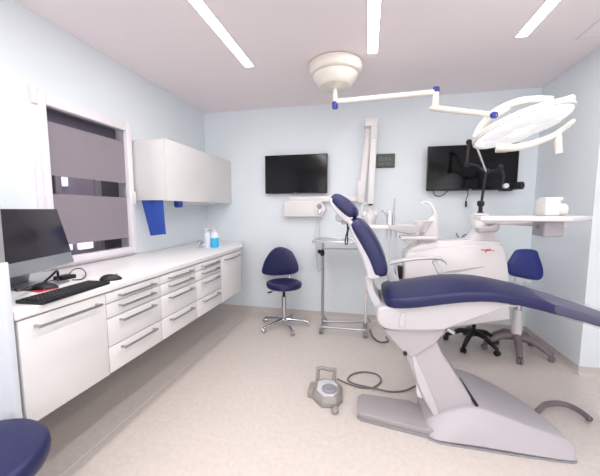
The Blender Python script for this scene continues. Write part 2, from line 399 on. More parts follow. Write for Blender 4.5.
def mouse(label, px, py, rz):
    c = atz(px, py, WT); t = thing('computer_mouse', label, 'mouse', c, 'computer mice on the worktop')
    rot = Matrix.Translation(c) @ Matrix.Rotation(rz, 4, 'Z')
    bm = B(); tmp = bmesh.new(); bmesh.ops.create_uvsphere(tmp, u_segments=20, v_segments=14, radius=1)
    for v in tmp.verts:
        v.co = Vector((v.co.x * .033, v.co.y * .056, max(v.co.z, 0) * .034 * (1.0 - .18 * v.co.y)))
    bmesh.ops.transform(tmp, matrix=rot, verts=tmp.verts); join(bm, tmp); obj('shell', bm, 'black', t)
    bm = B(); box(bm, (-.003, .02, .026), (.003, .034, .034), .002, 2, rot); obj('scroll_wheel', bm, 'midgrey', t)
    return c
mc1 = mouse('black computer mouse alone on the worktop beyond the keyboard', 111, 280, -.9)
mc = mouse('black computer mouse on the red mat, between monitor and keyboard', 45, 289, -.9)
bm = B(); prism(bm, [mc + Vector((-.035, -.05, 0)), mc + Vector((.045, -.06, 0)), mc + Vector((.05, .03, 0)), mc + Vector((-.03, .04, 0))], (0, 0, .003)); tag(obj('mouse_mat', bm, 'red'), 'small red mat under the mouse by the keyboard', 'mouse mat')
c = atz(65, 279, WT)
bm = B(); box(bm, c + Vector((-.035, -.04, 0)), c + Vector((.035, .04, .022)), .004); ub = tag(obj('usb_hub', bm, 'black'), 'small black box with cables behind the keyboard', 'box')
def cable(name, label, pts, r, m='black', cat='cable'):
    bm = B(); tube(bm, pts, r, 8, smooth=6); return tag(obj(name, bm, m), label, cat)
Z_ = WT + .006
cable('cable', 'thick black cable looping from the monitor foot to the small box', [atz(16, 297, WT + .03) + Vector((0, 0, .03)), atz(22, 290, WT + .03), atz(36, 288, Z_), atz(50, 277, WT + .04), atz(57, 271, WT + .06), atz(58, 276, WT + .02), atz(58, 281, Z_)], .006)
cable('cable', 'thin black cable arched behind the black box on the worktop', [atz(72, 280, Z_), atz(82, 279, WT + .005), atz(86, 274, WT + .01), atz(82, 269, WT + .03), atz(75, 269, WT + .04), atz(70, 273, WT + .035), atz(68, 277, WT + .024)], .003)
cable('cable', 'black cable lying along the worktop towards the mouse', [atz(17, 291, Z_), atz(28, 288, Z_), atz(42, 284, Z_), atz(54, 280, Z_), atz(60, 278, Z_)], .005)

# ------------------------------------------------------------------ partition with glass at left
t = thing('partition_screen', 'low white partition with a glass screen on top at the left edge', 'partition', (-1.6, .82, 0))
bx('panel', (XL + .04, .825, 0), (-1.318, .852, 1.105), 'partition', t, .003)
bx('glass_screen', (XL + .04, .835, 1.105), (-1.338, .843, 1.62), 'glassclear', t, .001)
bx('glass_edge', (-1.338, .830, 1.105), (-1.326, .848, 1.62), 'midgrey', t, .003)

# ------------------------------------------------------------------ stools
def star_base(t, c, r, mleg, mcast, ang0, hub=.1, hw=.018, hmax=.085, n=5):
    c = Vector(c)
    for k in range(n):
        a = ang0 + 2 * PI * k / n; d = Vector((math.cos(a), math.sin(a), 0))
        bm = B(); tube(bm, [c + d * .015 + Vector((0, 0, hmax + .005)), c + d * r * .5 + Vector((0, 0, hmax - .006)), c + d * r + Vector((0, 0, .055))], [hw, hw * .85, hw * .62], 10)
        obj('leg', bm, mleg, t)
        s = Vector((-d.y, d.x, 0)); w = c + d * r + Vector((0, 0, .024))
        bm = B()
        for sg in (-1, 1): lathe(bm, [(0, -.009), (.02, -.009), (.024, -.005), (.024, .005), (.02, .009), (0, .009)], w + s * sg * .013, s, 18)
        tube(bm, [w + Vector((0, 0, .012)), w + Vector((0, 0, .036))], .009, 10); obj('caster', bm, mcast, t)
    bm = B(); lathe(bm, [(0, 0), (.03, 0), (.034, .01), (.034, .035), (.024, .045), (0, .045)], c + Vector((0, 0, hmax - .03)), n=24); obj('hub', bm, mleg, t)
def padshape(bm, outline, nv, th, puff=.35, rings=4):
    # rounded cushion: outline (closed list of Vectors, coplanar), thickness along nv
    c = sum(outline, Vector()) / len(outline); nv = Vector(nv).normalized(); secs = []
    n = rings
    prof = []
    for i in range(n + 1):
        a = -PI / 2 + PI * i / n; prof.append((1 - puff * .32 * (1 - math.cos(a)), math.sin(a) * th / 2))
    prof = [(.55, -th / 2)] + prof + [(.6, th / 2 * 1.12), (.2, th / 2 * 1.18)]
    for s, hgt in prof: secs.append([c + (p - c) * s + nv * hgt for p in outline])
    loft(bm, secs)
# far task chair: rounded triangular back
bc = Vector((-.875, 3.12, 0))
t = thing('dental_stool', 'navy stool with a rounded triangular back and chrome star base by the far wall', 'stool', bc, 'blue dental stools')
star_base(t, bc, .27, 'chrome', 'chrome', .28, hw=.02)
tb('column', [bc + Vector((0, 0, .1)), bc + Vector((0, 0, .35))], .026, 'chrome', t, n=20)
tb('gas_lift', [bc + Vector((0, 0, .35)), bc + Vector((0, 0, .40))], .015, 'black', t, n=16)
sz = at(285, 285, 3.1).z
ol = [bc + Vector((math.cos(a) * .185 * (1 + .08 * math.cos(2 * a)), math.sin(a) * .185, sz)) for a in [2 * PI * k / 28 for k in range(28)]]
bm = B(); padshape(bm, ol, (0, 0, 1), .07); obj('seat', bm, 'navy', t)
Yb = 3.34
bo = [(262, 273), (263, 265), (266, 258), (271, 251), (277, 247.3), (284, 247.5), (291, 251), (295, 257), (298, 264), (298.5, 270), (296, 273), (290, 274.5), (280, 275.5), (270, 275.5)]
ol = curve([at(x, y, Yb) for x, y in bo], 3, True)
bm = B(); padshape(bm, ol, (0, -1, 0), .045); bk = obj('backrest', bm, 'navy', t)
bm = B(); tube(bm, [p + (sum(ol, Vector()) / len(ol) - p) * .07 + Vector((0, -.021, 0)) for p in ol] + [ol[0] + (sum(ol, Vector()) / len(ol) - ol[0]) * .07 + Vector((0, -.021, 0))], .004, 6); obj('piping', bm, 'piping', bk)
tb('back_bracket', [(bc.x, 3.12, sz - .045), (bc.x, 3.30, sz - .045), (bc.x, 3.375, sz + .02), (bc.x, 3.375, sz + .15)], .011, 'chrome', t, 4)
tb('lever', [(bc.x, bc.y, sz - .05), (bc.x - .13, bc.y - .06, sz - .075)], .006, 'chrome', t)
tb('lever_knob', [(bc.x - .12, bc.y - .056, sz - .074), (bc.x - .165, bc.y - .075, sz - .083)], .009, 'black', t)
bx('seat_plate', (bc.x - .07, bc.y - .07, sz - .058), (bc.x + .07, bc.y + .07, sz - .034), 'black', t, .004)
# near stool at bottom left
bc = Vector((-1.20, .60, 0)); sz = .50
t = thing('dental_stool', 'round dark blue stool seat close up at the bottom left corner', 'stool', bc, 'blue dental stools')
star_base(t, bc, .24, 'chrome', 'chrome', .2)
tb('column', [bc + Vector((0, 0, .1)), bc + Vector((0, 0, .30))], .024, 'chrome', t, n=20)
tb('gas_lift', [bc + Vector((0, 0, .3)), bc + Vector((0, 0, .47))], .015, 'black', t, n=16)
bc2 = Vector((-1.20, .60, sz + .03))
ol = [bc2 + Vector((math.cos(a) * .215, math.sin(a) * .215, -.035)) for a in [2 * PI * k / 40 for k in range(40)]]
bm = B(); padshape(bm, [p for p in ol], (0, 0, 1), .075, rings=8); obj('seat', bm, 'navy', t)
# right stool: royal blue back, taupe star base
bc = Vector((1.36, 3.02, 0))
t = thing('dental_stool', 'royal blue backed stool with a taupe star base in the right corner', 'stool', bc, 'blue dental stools')
star_base(t, bc, .26, 'taupe', 'taupe', -1.85, hw=.036, hmax=.145)
tb('column', [bc + Vector((0, 0, .12)), bc + Vector((0, 0, .40))], [.045, .036], 'plastic', t, n=24)
bm = B(); tube(bm, [bc + Vector((0, 0, .40)), bc + Vector((0, 0, .50))], .028, 16); obj('gas_lift', bm, 'chrome', t)
ol = [bc + Vector((math.cos(a) * .19, math.sin(a) * .18 - .02, .535)) for a in [2 * PI * k / 28 for k in range(28)]]
bm = B(); padshape(bm, ol, (0, 0, 1), .06); obj('seat', bm, 'royal', t)
Yb = 2.98
bo = [(507, 263), (510, 258), (515, 250.5), (521, 249), (530, 249), (537, 251), (539, 256), (543, 268), (543, 276), (539, 280), (530, 279.5), (518, 277), (510, 275), (507, 270)]
ol = curve([at(x, y, Yb) for x, y in bo], 3, True)
bm = B(); padshape(bm, ol, (-.25, -1, 0), .05); bk = obj('backrest', bm, 'royal', t)
tb('back_bracket', [(bc.x + .04, Yb + .04, .50), (bc.x + .05, Yb + .05, .62), (bc.x + .05, Yb + .03, .78)], .018, 'palegrey', t)
bx('back_plate', at(516, 278, Yb) + Vector((0, .0, -.035)), at(532, 278, Yb) + Vector((0, .03, .02)), 'plastic', t, .006)

# ------------------------------------------------------------------ back wall: TVs, clock, control box, X-ray arm
def tv(name, label, x0, x1, z0, z1, y, yaw, stand=.06):
    c = Vector(((x0 + x1) / 2, y, (z0 + z1) / 2)); t = thing('television', label, 'television', c, 'wall televisions', rz=0)
    w, h = (x1 - x0) / 2, (z1 - z0) / 2; m = Matrix.Translation(c) @ Matrix.Rotation(yaw, 4, 'Z')
    bm = B(); box(bm, (-w, 0, -h), (w, .03, h), .004, 2, m); box(bm, (-w * .6, .03, -h * .7), (w * .6, .05, h * .5), .004, 2, m); obj('casing', bm, 'black', t)
    bm = B(); box(bm, (-w + .008, -.002, -h + .016), (w - .008, .003, h - .008), .0005, 1, m); obj('screen', bm, 'screen', t)
    bm = B(); box(bm, (-.1, YB - y - .02, -.1), (.1, YB - y, .1), 0, 1, Matrix.Translation(c)); box(bm, (-.04, .045, -.04), (.04, YB - y - .015, .04), 0, 1, Matrix.Translation(c)); obj('wall_bracket', bm, 'black', t)
    bm = B(); box(bm, (-.008, -.003, -h + .004), (.008, .001, -h + .010), 0, 1, m); obj('logo_badge', bm, 'palegrey', t)
    return t
tv1 = tv('television', 'black television on the far wall left of the dental chair', -1.19, -.447, 1.492, 1.937, 3.435, 0)
tv2 = tv('television', 'black television on the far wall behind the dental lamp, with dangling cables', .607, 1.45, 1.50, 1.958, 3.40, 0)
def wcable(label, pts, r=.004, m='black'):
    bm = B(); tube(bm, [at(x, y, Y) for x, y, Y in pts], r, 8, smooth=6); return tag(obj('cable', bm, m), label, 'cable')
wcable('black cable drooping in a loop below the right television', [(433, 190, 3.46), (435, 195, 3.46), (441, 196, 3.46), (448, 191, 3.46)])
cb = wcable('black cable with a plug hanging straight down from the right television', [(467, 189, 3.46), (468, 194, 3.46), (466, 200, 3.46), (466, 204, 3.46)])
tb('plug', [at(466, 201, 3.46), at(466, 207, 3.46)], .010, 'black', cb)
bm = B()
tube(bm, [at(x, y, 3.50) for x, y in ((456, 233), (460, 239), (463, 236), (466, 234.5), (469, 235), (471, 238), (475, 234))], .0045, 6, smooth=5)
tag(obj('wire', bm, 'black'), 'short bent black wire on the wall between tap and unit column', 'wire')
# clock
a, b = at(376.5, 154.5, YB), at(394.5, 167.5, YB)
t = tag(bx('digital_clock', (a.x, YB - .025, b.z), (b.x, YB, a.z), 'clockframe', None, .004), 'small olive-grey digital clock on the far wall beside the folded arm', 'clock')
bx('display', (a.x + .012, YB - .027, b.z + .012), (b.x - .012, YB - .024, a.z - .012), 'clock', t)
for (u0, w_, v0, v1) in ((.03, .012, .75, .5), (.055, .02, .75, .5), (.09, .02, .75, .5), (.125, .03, .7, .5), (.03, .05, .32, .22), (.10, .05, .32, .22)):
    hh = a.z - b.z; bx('digit', (a.x + u0, YB - .0285, b.z + hh * v1), (a.x + u0 + w_, YB - .0265, b.z + hh * v0), 'lcd', t)
# wall control box with hoses
t = thing('control_box', 'white wall box with a round end and hose holders below the left television', 'control box', (-.72, 3.45, 1.2))
a, b = at(283.5, 201, 3.41), at(322, 217, 3.41)
bm = B(); box(bm, (a.x, 3.40, b.z), (b.x, YB, a.z), .012, 3); obj('housing', bm, 'plastic', t)
cc = at(319.5, 209, 3.385)
bm = B(); lathe(bm, [(.066, -.12), (.066, -.006), (.06, 0), (0, 0)], cc, (0, -1, 0), 36); obj('round_head', bm, 'plastic', t)
bm = B(); lathe(bm, [(0, 0), (.03, 0), (.03, .006), (.022, .010), (0, .010)], cc + Vector((0, 0, .03)), (0, -1, 0), 24); rh = obj('holder_ring', bm, 'midgrey', t)
bm = B(); lathe(bm, [(.019, 0), (.024, .004), (.024, .014), (.016, .018), (.012, .010), (0, .010)], cc + Vector((0.002, 0, -.028)), (0, -1, 0), 24); obj('holder_ring', bm, 'chrome', t)
for px in (316.5, 320):
    tb('hose', [at(px, 216, 3.45), at(px - .5, 235, 3.45), at(px, 255, 3.45), at(px + 1, 268, 3.45), at(px + 3, 272, 3.45), at(px + 4, 268, 3.45)], .006, 'palegrey', t, 5, 8)
# X-ray: wall rail, folded arm, tube head
YX = 3.40
t = thing('xray_arm', 'white folded x-ray arm on the far wall with its tube head hanging beside the headrest', 'x-ray arm', (-.05, 3.45, 1.3))
a, b = at(289, 196.5, 3.44), at(362, 201.5, 3.44)
bx('wall_rail', (a.x, 3.43, b.z + .00), (b.x - .02, YB, a.z), 'plastic', t, .006)
def bar(name, p, q, w, d, m, par, bev=.008):
    p, q = Vector(p), Vector(q); dr = (q - p); L_ = dr.length; dr.normalize(); y = Vector((0, 1, 0)); x = dr.cross(y).normalized(); y = x.cross(dr)
    mm = Matrix(((x.x, y.x, dr.x, p.x), (x.y, y.y, dr.y, p.y), (x.z, y.z, dr.z, p.z), (0, 0, 0, 1)))
    bm = B(); box(bm, (-w / 2, -d / 2, 0), (w / 2, d / 2, L_), bev, 2, mm); return obj(name, bm, m, par)
bar('lower_arm', at(361, 203, YX), at(369.5, 122, YX), .068, .06, 'plastic', t)
bar('upper_arm', at(370.5, 204, YX - .07), at(374.5, 122, YX - .07), .066, .06, 'plastic', t)
bx('elbow', at(364.5, 129, YX) + Vector((0, -.105, 0)), at(378, 120.5, YX) + Vector((0, .03, 0)), 'plastic', t, .012, 3)
bx('wall_bracket', at(357.5, 201.5, YX) + Vector((0, -.03, 0)), at(364.5, 181, YX) + Vector((0, YB - YX, 0)), 'plastic', t, .006)
for px_, py_ in ((364.5, 136), (374, 138)):
    bm = B(); lathe(bm, [(0, 0), (.010, 0), (.008, .006), (0, .006)], at(px_, py_, YX - .03 if px_ < 370 else YX - .1), (0, -1, 0), 12); obj('screw_cap', bm, 'palegrey', t)
bm = B(); lathe(bm, [(.0, 0), (.022, 0), (.024, .02), (.0, .02)], at(370.5, 205.5, YX - .07), n=20); obj('swivel', bm, 'black', t)
YH = YX - .12
hc = at(370, 217, YH)
bm = B()
secs = []
for f, w, dd in ((-.10, .03, .05), (-.085, .052, .07), (-.02, .068, .085), (.02, .072, .085), (.045, .05, .07), (.062, .03, .05), (.085, .02, .035)):
    secs.append([hc + Vector((math.cos(a_) * w, math.sin(a_) * dd, f)) for a_ in [2 * PI * k / 20 for k in range(20)]])
loft(bm, secs); obj('tube_head', bm, 'plastic', t)
for s in (-1, 1):
    bm = B(); ball(bm, hc + Vector((s * .06, -.02, .03)), .028, (1, 1, 1.3)); obj('ear', bm, 'plastic', t)
tb('yoke', [at(371, 205, YX - .05), at(366, 203.5, YX - .06), at(362.5, 205, YX - .06), at(361.5, 212, YX - .08), at(362, 222, YH), at(365, 224, YH)], .012, 'plastic', t, 5)

# ------------------------------------------------------------------ ceiling dental lamp
cc = Vector((-.278, 2.60, H))
t = thing('dental_lamp', 'cream ceiling-mounted dental lamp with a large round tilted head and jointed arms', 'lamp', cc)
bm = B(); lathe(bm, [(0, 0), (.20, 0), (.215, -.01), (.22, -.04), (.212, -.075), (.198, -.088), (.178, -.09), (.188, -.098), (.182, -.115), (.155, -.15), (.132, -.178), (.12, -.184), (.07, -.186), (.05, -.20), (.0, -.20)], cc, n=48)
obj('canopy', bm, 'lampcream', t)
zA = 2.20
p0 = Vector((cc.x, cc.y, zA)); 
tb('drop_tube', [cc + Vector((0, 0, -.2)), (p0.x, p0.y, zA - .03)], .020, 'lampcream', t, n=16)
bm = B(); lathe(bm, [(0, -.03), (.022, -.03), (.025, -.02), (.025, .02), (.022, .025), (0, .025)], (p0.x, p0.y, zA - .025), n=20); obj('collar', bm, 'blueplastic', t)
p1 = atz(436, 92, zA)
tb('arm', [p0, p1], .022, 'lampcream', t, n=16)
bm = B(); lathe(bm, [(0, 0), (.024, 0), (.026, .006), (.026, .03), (.022, .04), (0, .04)], p1 + Vector((0, 0, -.005)), n=20); obj('collar', bm, 'blueplastic', t)
p1b = p1 + Vector((0, 0, -.12))
tb('elbow', [p1 + Vector((0, 0, .0)), p1b + Vector((0, 0, -.01))], .024, 'lampcream', t, n=16)
YA2 = 2.05
p2 = at(494, 115, YA2)
dr = (p2 - p1b).normalized()
tb('balance_arm', [p1b - dr * .05, p2], [.024, .015], 'lampcream', t, n=16)
bm = B(); lathe(bm, [(0, -.012), (.0185, -.012), (.020, -.008), (.020, .008), (.0185, .012), (0, .012)], p2, dr, 20); obj('collar', bm, 'blueplastic', t)
# head: disc frame
YD = 2.0
C0 = at(520.5, 127, YD); D = (C0 - Vector((0, 0, EYE))).normalized()
r_ = D.cross(Vector((0, 0, 1))).normalized(); u_ = r_.cross(D)
th_ = math.radians(18); eA = r_ * math.cos(th_) + u_ * math.sin(th_); eM = -r_ * math.sin(th_) + u_ * math.cos(th_)
cs = .26; N_ = (-D * cs - eM * math.sqrt(1 - cs * cs)).normalized(); eB = N_.cross(eA).normalized()
if eB.dot(eM) < 0: eB = -eB
RD = 46.5 / FPX * (C0 - Vector((0, 0, EYE))).dot(FW) * .91
def dl(a, b, c=0): return C0 + eA * a * RD + eB * b * RD + N_ * c
def disc(prof, n=56):
    bm = B(); rings = []
    secs = [[dl(math.cos(2 * PI * k / n) * r, math.sin(2 * PI * k / n) * r, h) for k in range(n)] for r, h in prof]
    loft(bm, secs); return bm
obj('lamp_housing', disc([(.5, -.035), (.85, -.03), (1.0, -.018), (1.02, -.008), (1.0, .004), (.97, .006)]), 'lampcream', t)
lf = obj('lamp_face', disc([(.965, .0), (.965, .010), (.93, .016), (.5, .022), (.05, .024)]), 'lampface', t)
for k in range(6):
    a = 2 * PI * k / 6 + .3; c_ = dl(math.cos(a) * .58, math.sin(a) * .58, .019)
    bm = B(); lathe(bm, [(.078, 0), (.074, .006), (.0, .009)], c_, N_, 28); obj('lens', bm, 'lamplens', lf)
bm = B(); n = 40
ps = [dl(math.cos(a_) * 1.0, math.sin(a_) * 1.0, .008) for a_ in [2 * PI * k / 56 for k in range(57)]]
tube(bm, ps, .006, 6, False); obj('rim', bm, 'palegrey', t)
# rear yoke and rails
def flatbar(name, pts, w, th, m, par):
    pts = curve(pts, 6); bm = B(); secs = []
    for i, p in enumerate(pts):
        d = (pts[min(i + 1, len(pts) - 1)] - pts[max(i - 1, 0)]).normalized(); x = d.cross(N_).normalized(); k = min(1, .35 + 3 * min(i, len(pts) - 1 - i) / len(pts))
        secs.append([p + x * w / 2 * k + N_ * th / 2, p - x * w / 2 * k + N_ * th / 2, p - x * w / 2 * k - N_ * th / 2, p + x * w / 2 * k - N_ * th / 2])
    loft(bm, secs); return obj(name, bm, m, par, ang=50)
Yk = 2.12
bm = B(); tube(bm, [at(x, y, Yk) for x, y in ((475, 138), (481, 126), (492, 114), (505, 106), (522, 100.5), (536, 99), (552, 99.5))], .019, 12, smooth=6); obj('yoke', bm, 'lampcream', t)
bm = B(); tube(bm, [at(x, y, Y) for x, y, Y in ((530, 111.5, 1.9), (540, 109.5, 1.86), (556, 103, 1.86), (572, 98.5, 1.9))], [.014, .019], 12, smooth=5); obj('rail', bm, 'lampcream', t)
bm = B(); tube(bm, [at(x, y, Y) for x, y, Y in ((496, 147, 1.84), (515, 147.5, 1.82), (535, 143, 1.84), (556, 134, 1.9), (573, 121, 1.98))], [.022, .013], 12, smooth=5); obj('rail', bm, 'lampcream', t)
bx('rail_block', at(499, 151, 1.85), at(513, 145.5, 1.85) + Vector((0, .06, 0)), 'lampcream', t, .006)
tb('handle_grip', [at(557, 132, 1.9), at(558.5, 153.5, 1.9)], [.020, .018], 'lampcream', t, n=18)
tb('head_joint', [p2, at(500, 113, 2.08), at(508, 108, 2.12)], .014, 'lampcream', t, 4)

# ------------------------------------------------------------------ black camera stand behind the unit
bcs = Vector((1.025, 3.08, 0))
t = thing('camera_stand', 'black wheeled floor stand with jointed arms holding a small camera, by the right television', 'stand', bcs)
star_base(t, bcs, .235, 'black', 'black', math.radians(-126), hw=.028, hmax=.13)
top = at(486, 172, 3.08)
tb('pole', [bcs + Vector((0, 0, .1)), (bcs.x, bcs.y, 1.35)], .018, 'black', t, n=14)
tb('pole_extension', [(bcs.x, bcs.y, 1.3), top], .012, 'black', t, n=12)
for zz in (1.36, 1.26):
    bm = B(); lathe(bm, [(0, -.025), (.026, -.025), (.03, -.01), (.03, .015), (.022, .025), (0, .025)], (bcs.x, bcs.y, zz), n=16); obj('clamp', bm, 'black', t)
YS = 3.10
tb('arm', [top, at(476, 145, YS)], .010, 'steel', t, label='grey metal upper strut')
tb('arm', [at(476, 144, YS), at(469, 143, YS), at(468, 150, YS), at(467, 163, YS)], .018, 'black', t)
tb('arm', [at(467, 163, YS), at(478, 166, YS), top], .010, 'black', t)
tb('arm', [top, at(497, 170, YS), at(500.5, 167, YS)], .013, 'black', t)
tb('arm', [at(500.5, 167, YS), at(504, 177, YS), at(502, 185, YS)], .012, 'black', t)
for q_ in ((469, 142), (467, 164), (487, 171), (500, 167)):
    bm = B(); ball(bm, at(q_[0], q_[1], YS), .026); obj('joint', bm, 'black', t)
bm = B(); box(bm, at(501, 191, YS), at(514, 183, YS) + Vector((0, .08, 0)), .012, 3); cmo = obj('camera_body', bm, 'black', t)
bm = B(); lathe(bm, [(0, 0), (.03, 0), (.034, .02), (.034, .07), (.024, .075), (0, .06)], at(514, 186, YS), (.6, -.8, 0), 20); obj('lens', bm, 'black', cmo)
bm = B(); lathe(bm, [(0, 0), (.022, 0), (.022, .03), (0, .03)], at(505, 186, YS - .02), (0, -1, 0), 16); obj('light_ring', bm, 'palegrey', cmo)

# ------------------------------------------------------------------ instrument trolley (overbed table)
t = thing('tray_trolley', 'steel wheeled tray table with thin posts standing behind the headrest', 'trolley', (-.2, 3.1, 0))
zt = at(330, 240.5, 3.12).z
YT = 3.12
a, b = at(315, 241, YT), at(372, 241, YT)
bm = B(); box(bm, (a.x, 2.93, zt - .008), (b.x, 3.32, zt + .004), .003); box(bm, (a.x, 2.93, zt), (b.x, 2.94, zt + .016), .003); box(bm, (a.x, 3.31, zt), (b.x, 3.32, zt + .016), .003)
box(bm, (a.x, 2.93, zt), (a.x + .01, 3.32, zt + .016), .003); box(bm, (b.x - .01, 2.93, zt), (b.x, 3.32, zt + .016), .003); obj('tray_top', bm, 'tray', t)
pA = at(323, 255, YT); pAx = pA.x
tb('post', [(pAx, YT, .09), (pAx, YT, zt - .008)], .014, 'steel', t, n=14)
bm = B(); ball(bm, (pAx - .035, YT - .01, zt - .12), .022); ball(bm, (pAx - .005, YT - .014, zt - .13), .024, (1, 1, 1.6)); obj('height_knob', bm, 'black', t)
pBx = at(366, 290, YT + .08).x
tb('post', [(pBx, YT + .08, .09), (pBx, YT + .08, zt - .008)], .016, 'plastic', t, n=14)
tb('cross_bar', [(pAx, YT, .10), (pBx, YT + .08, .10)], .012, 'steel', t)
tb('cross_bar', [(pAx, YT - .09, .075), (pBx, YT - .09, .075)], .012, 'steel', t)
tb('cross_bar', [(pAx, YT, zt - .09), (pBx, YT + .08, zt - .09)], .006, 'steel', t)
for px_ in (pAx, pBx):
    yo = 0 if px_ == pAx else .08
    tb('foot_bar', [(px_, YT + .20, .075), (px_, YT - .1, .075)], .014, 'steel', t)
    tb('brace', [(px_, YT + yo, .17), (px_ + .06, YT + yo + .01, .10)], .009, 'steel', t)
    for yy in (YT + .20, YT - .1):
        bm = B()
        for s in (-.014, .014): lathe(bm, [(0, -.008), (.028, -.008), (.031, 0), (.028, .008), (0, .008)], (px_ + s, yy, .031), (1, 0, 0), 20)
        box(bm, (px_ - .006, yy - .008, .03), (px_ + .006, yy + .008, .07)); obj('caster', bm, 'steel', t)

# ------------------------------------------------------------------ DENTAL CHAIR
t = thing('dental_chair', 'large reclined dental chair with navy pads, white shell, slanted lift arm and grey base', 'dental chair', (.7, 1.9, 0))
Y0, Y1 = 1.69, 2.17; YM = 1.93
def prof_pad(pts, y0, y1, m, name, par, bev=.05, k=4, seg=5):
    ol = curve([at(x, y, (y0 if y0 < 1.9 else y0)) for x, y in pts], k, True)
    for p in ol: p.y = y0
    bm = B(); prism(bm, ol, (0, y1 - y0, 0), bev, seg); return obj(name, bm, m, par, ang=50)
# lofted pad: profile cross-sections following a spine with rounded edges and width variation
def loft_pad(name, top, bot, ynear, yfar, m, par, crown=.015, rnd=.03):
    """top/bot: (x,z) lists along the pad; rounded rectangular sections across y"""
    bm = B(); secs = []
    n = len(top)
    for i in range(n):
        (xt, zt_), (xb, zb) = top[i], bot[i]; ya = ynear[i]; yb = yfar[i]
        T = Vector((xt, 0, zt_)); Bv = Vector((xb, 0, zb)); s = []
        hgt = (T - Bv).length; r = min(rnd, hgt * .45); w = yb - ya
        def P(f, y): v = Bv.lerp(T, f); return Vector((v.x, y, v.z))
        fr = r / hgt
        s += [P(0, ya + r), P(fr * .3, ya + r * .3), P(fr, ya), P(1 - fr, ya), P(1 - fr * .3, ya + r * .3), P(1, ya + r)]
        up_ = (T - Bv).normalized()
        for q in (.25, .5, .75): s.append(P(1, ya + w * q) + up_ * crown * math.sin(PI * q) )
        s += [P(1, yb - r), P(1 - fr * .3, yb - r * .3), P(1 - fr, yb), P(fr, yb), P(fr * .3, yb - r * .3), P(0, yb - r)]
        secs.append(s)
    loft(bm, secs); return obj(name, bm, m, par, sub=1, ang=60)
def xz(pts, Y): return [(at(x, y, Y).x, at(x, y, Y).z) for x, y in pts]
def interp(lst, m):
    return [tuple(v) for v in [(p.x, p.z) for p in curve([Vector((a, 0, b)) for a, b in lst], m)]]
# seat and legrest pad (top crease / bottom edge of the near side)
top_ = xz([(383.5, 303), (386, 300), (400, 298.5), (418, 297.5), (440, 294.5), (468, 291.5), (496, 292.5), (520, 296.5), (548, 302.5), (575, 310), (600, 318), (630, 328), (660, 339), (672, 344)], Y0)
bot_ = xz([(384, 306), (388, 310), (400, 310), (418, 309), (440, 306), (468, 303), (496, 302.3), (520, 306.5), (548, 313.5), (575, 320.5), (600, 328), (630, 338), (660, 348.5), (671, 350)], Y0)
yn = [Y0 + .07, Y0 + .02, Y0, Y0, Y0, Y0, Y0, Y0, Y0, Y0 + .0, Y0 + .0, Y0 + .02, Y0 + .05, Y0 + .1]
yf = [Y1 - .07, Y1 - .02, Y1, Y1, Y1, Y1, Y1, Y1, Y1 - .01, Y1 - .03, Y1 - .05, Y1 - .07, Y1 - .1, Y1 - .15]
sp = loft_pad('seat_pad', top_, bot_, yn, yf, 'navy', t, crown=.018, rnd=.013)
# clear foot cover over the lower legrest
tp = xz([(545, 301), (560, 305.2), (575, 309.5), (600, 317.5), (630, 327.5), (662, 339)], Y0)
bt = xz([(545, 314), (560, 318), (575, 322), (600, 330), (630, 340), (662, 351)], Y0)
loft_pad('leg_cover', [(a, b + .008) for a, b in tp], [(a, b - .004) for a, b in bt], [Y0 - .006] * 6, [Y1 + .01, Y1, Y1 - .015, Y1 - .03, Y1 - .05, Y1 - .07], 'sheet', t, crown=.022, rnd=.03)
# backrest pad
def side_pad(name, pts, ya, yb, m, bev, k=4):
    ol = [Vector((p.x, ya, p.z)) for p in curve([at(x, y, ya) for x, y in pts], k, True)]
    bm = B(); prism(bm, ol, (0, yb - ya, 0), bev, 5); return obj(name, bm, m, t, ang=50)
def back_pad(name, top, bot, ya, yb, e=.04, rnd=.022):
    a, b = xz(top, ya), xz(bot, ya); n = len(a)
    yn_ = [ya + (e if i in (0, n - 1) else e * .3 if i in (1, n - 2) else 0) for i in range(n)]; yf_ = [yb - (v - ya) for v in yn_]
    return loft_pad(name, a, b, yn_, yf_, 'navy', t, crown=.008, rnd=rnd)
back_pad('backrest_pad', [(355, 219), (358.5, 219.3), (363, 222), (370.5, 230.5), (378.7, 242.8), (385.5, 259), (388.3, 270), (388, 275.5), (386, 279)],
         [(349.3, 220.3), (348.8, 223), (350.6, 228.5), (356.5, 239), (364, 252), (370, 263), (373, 273), (374.3, 277.5), (378, 279.8)], 1.74, 2.14)
side_pad('backrest_shell', [(348, 222), (354, 222), (358, 229), (366, 241), (372, 251), (377, 262), (379.5, 272), (379, 278.5), (368, 279), (366.5, 272), (361.5, 257), (353, 238)], 1.755, 2.125, 'shell', .012)
back_pad('headrest_pad', [(331.5, 193.6), (335.5, 193.2), (341, 195.3), (350, 201.8), (356, 208.7), (357.5, 213.5), (356.5, 218)],
         [(328.6, 197.5), (329.3, 200.5), (333, 205), (340, 211.8), (346, 217), (349.5, 219.5), (353, 220.3)], 1.80, 2.08)
side_pad('headrest_shell', [(329.0, 198.5), (334, 199), (346, 208), (353, 217), (350, 221), (347.5, 223.5), (338, 215), (330.5, 205)], 1.815, 2.065, 'shell', .008)
tb('headrest_stem', [at(343, 217, 1.94), at(349, 224, 1.94), at(355, 236, 1.94)], .014, 'shell', t, 4)
bm = B(); lathe(bm, [(0, -.04), (.024, -.04), (.027, -.03), (.027, .03), (.024, .04), (0, .04)], at(340, 217.5, 1.86), (0, 1, 0), 20); lathe(bm, [(0, -.03), (.018, -.03), (.018, .03), (0, .03)], at(344, 221.5, 1.86), (0, 1, 0), 16)
obj('headrest_knob', bm, 'midgrey', t)
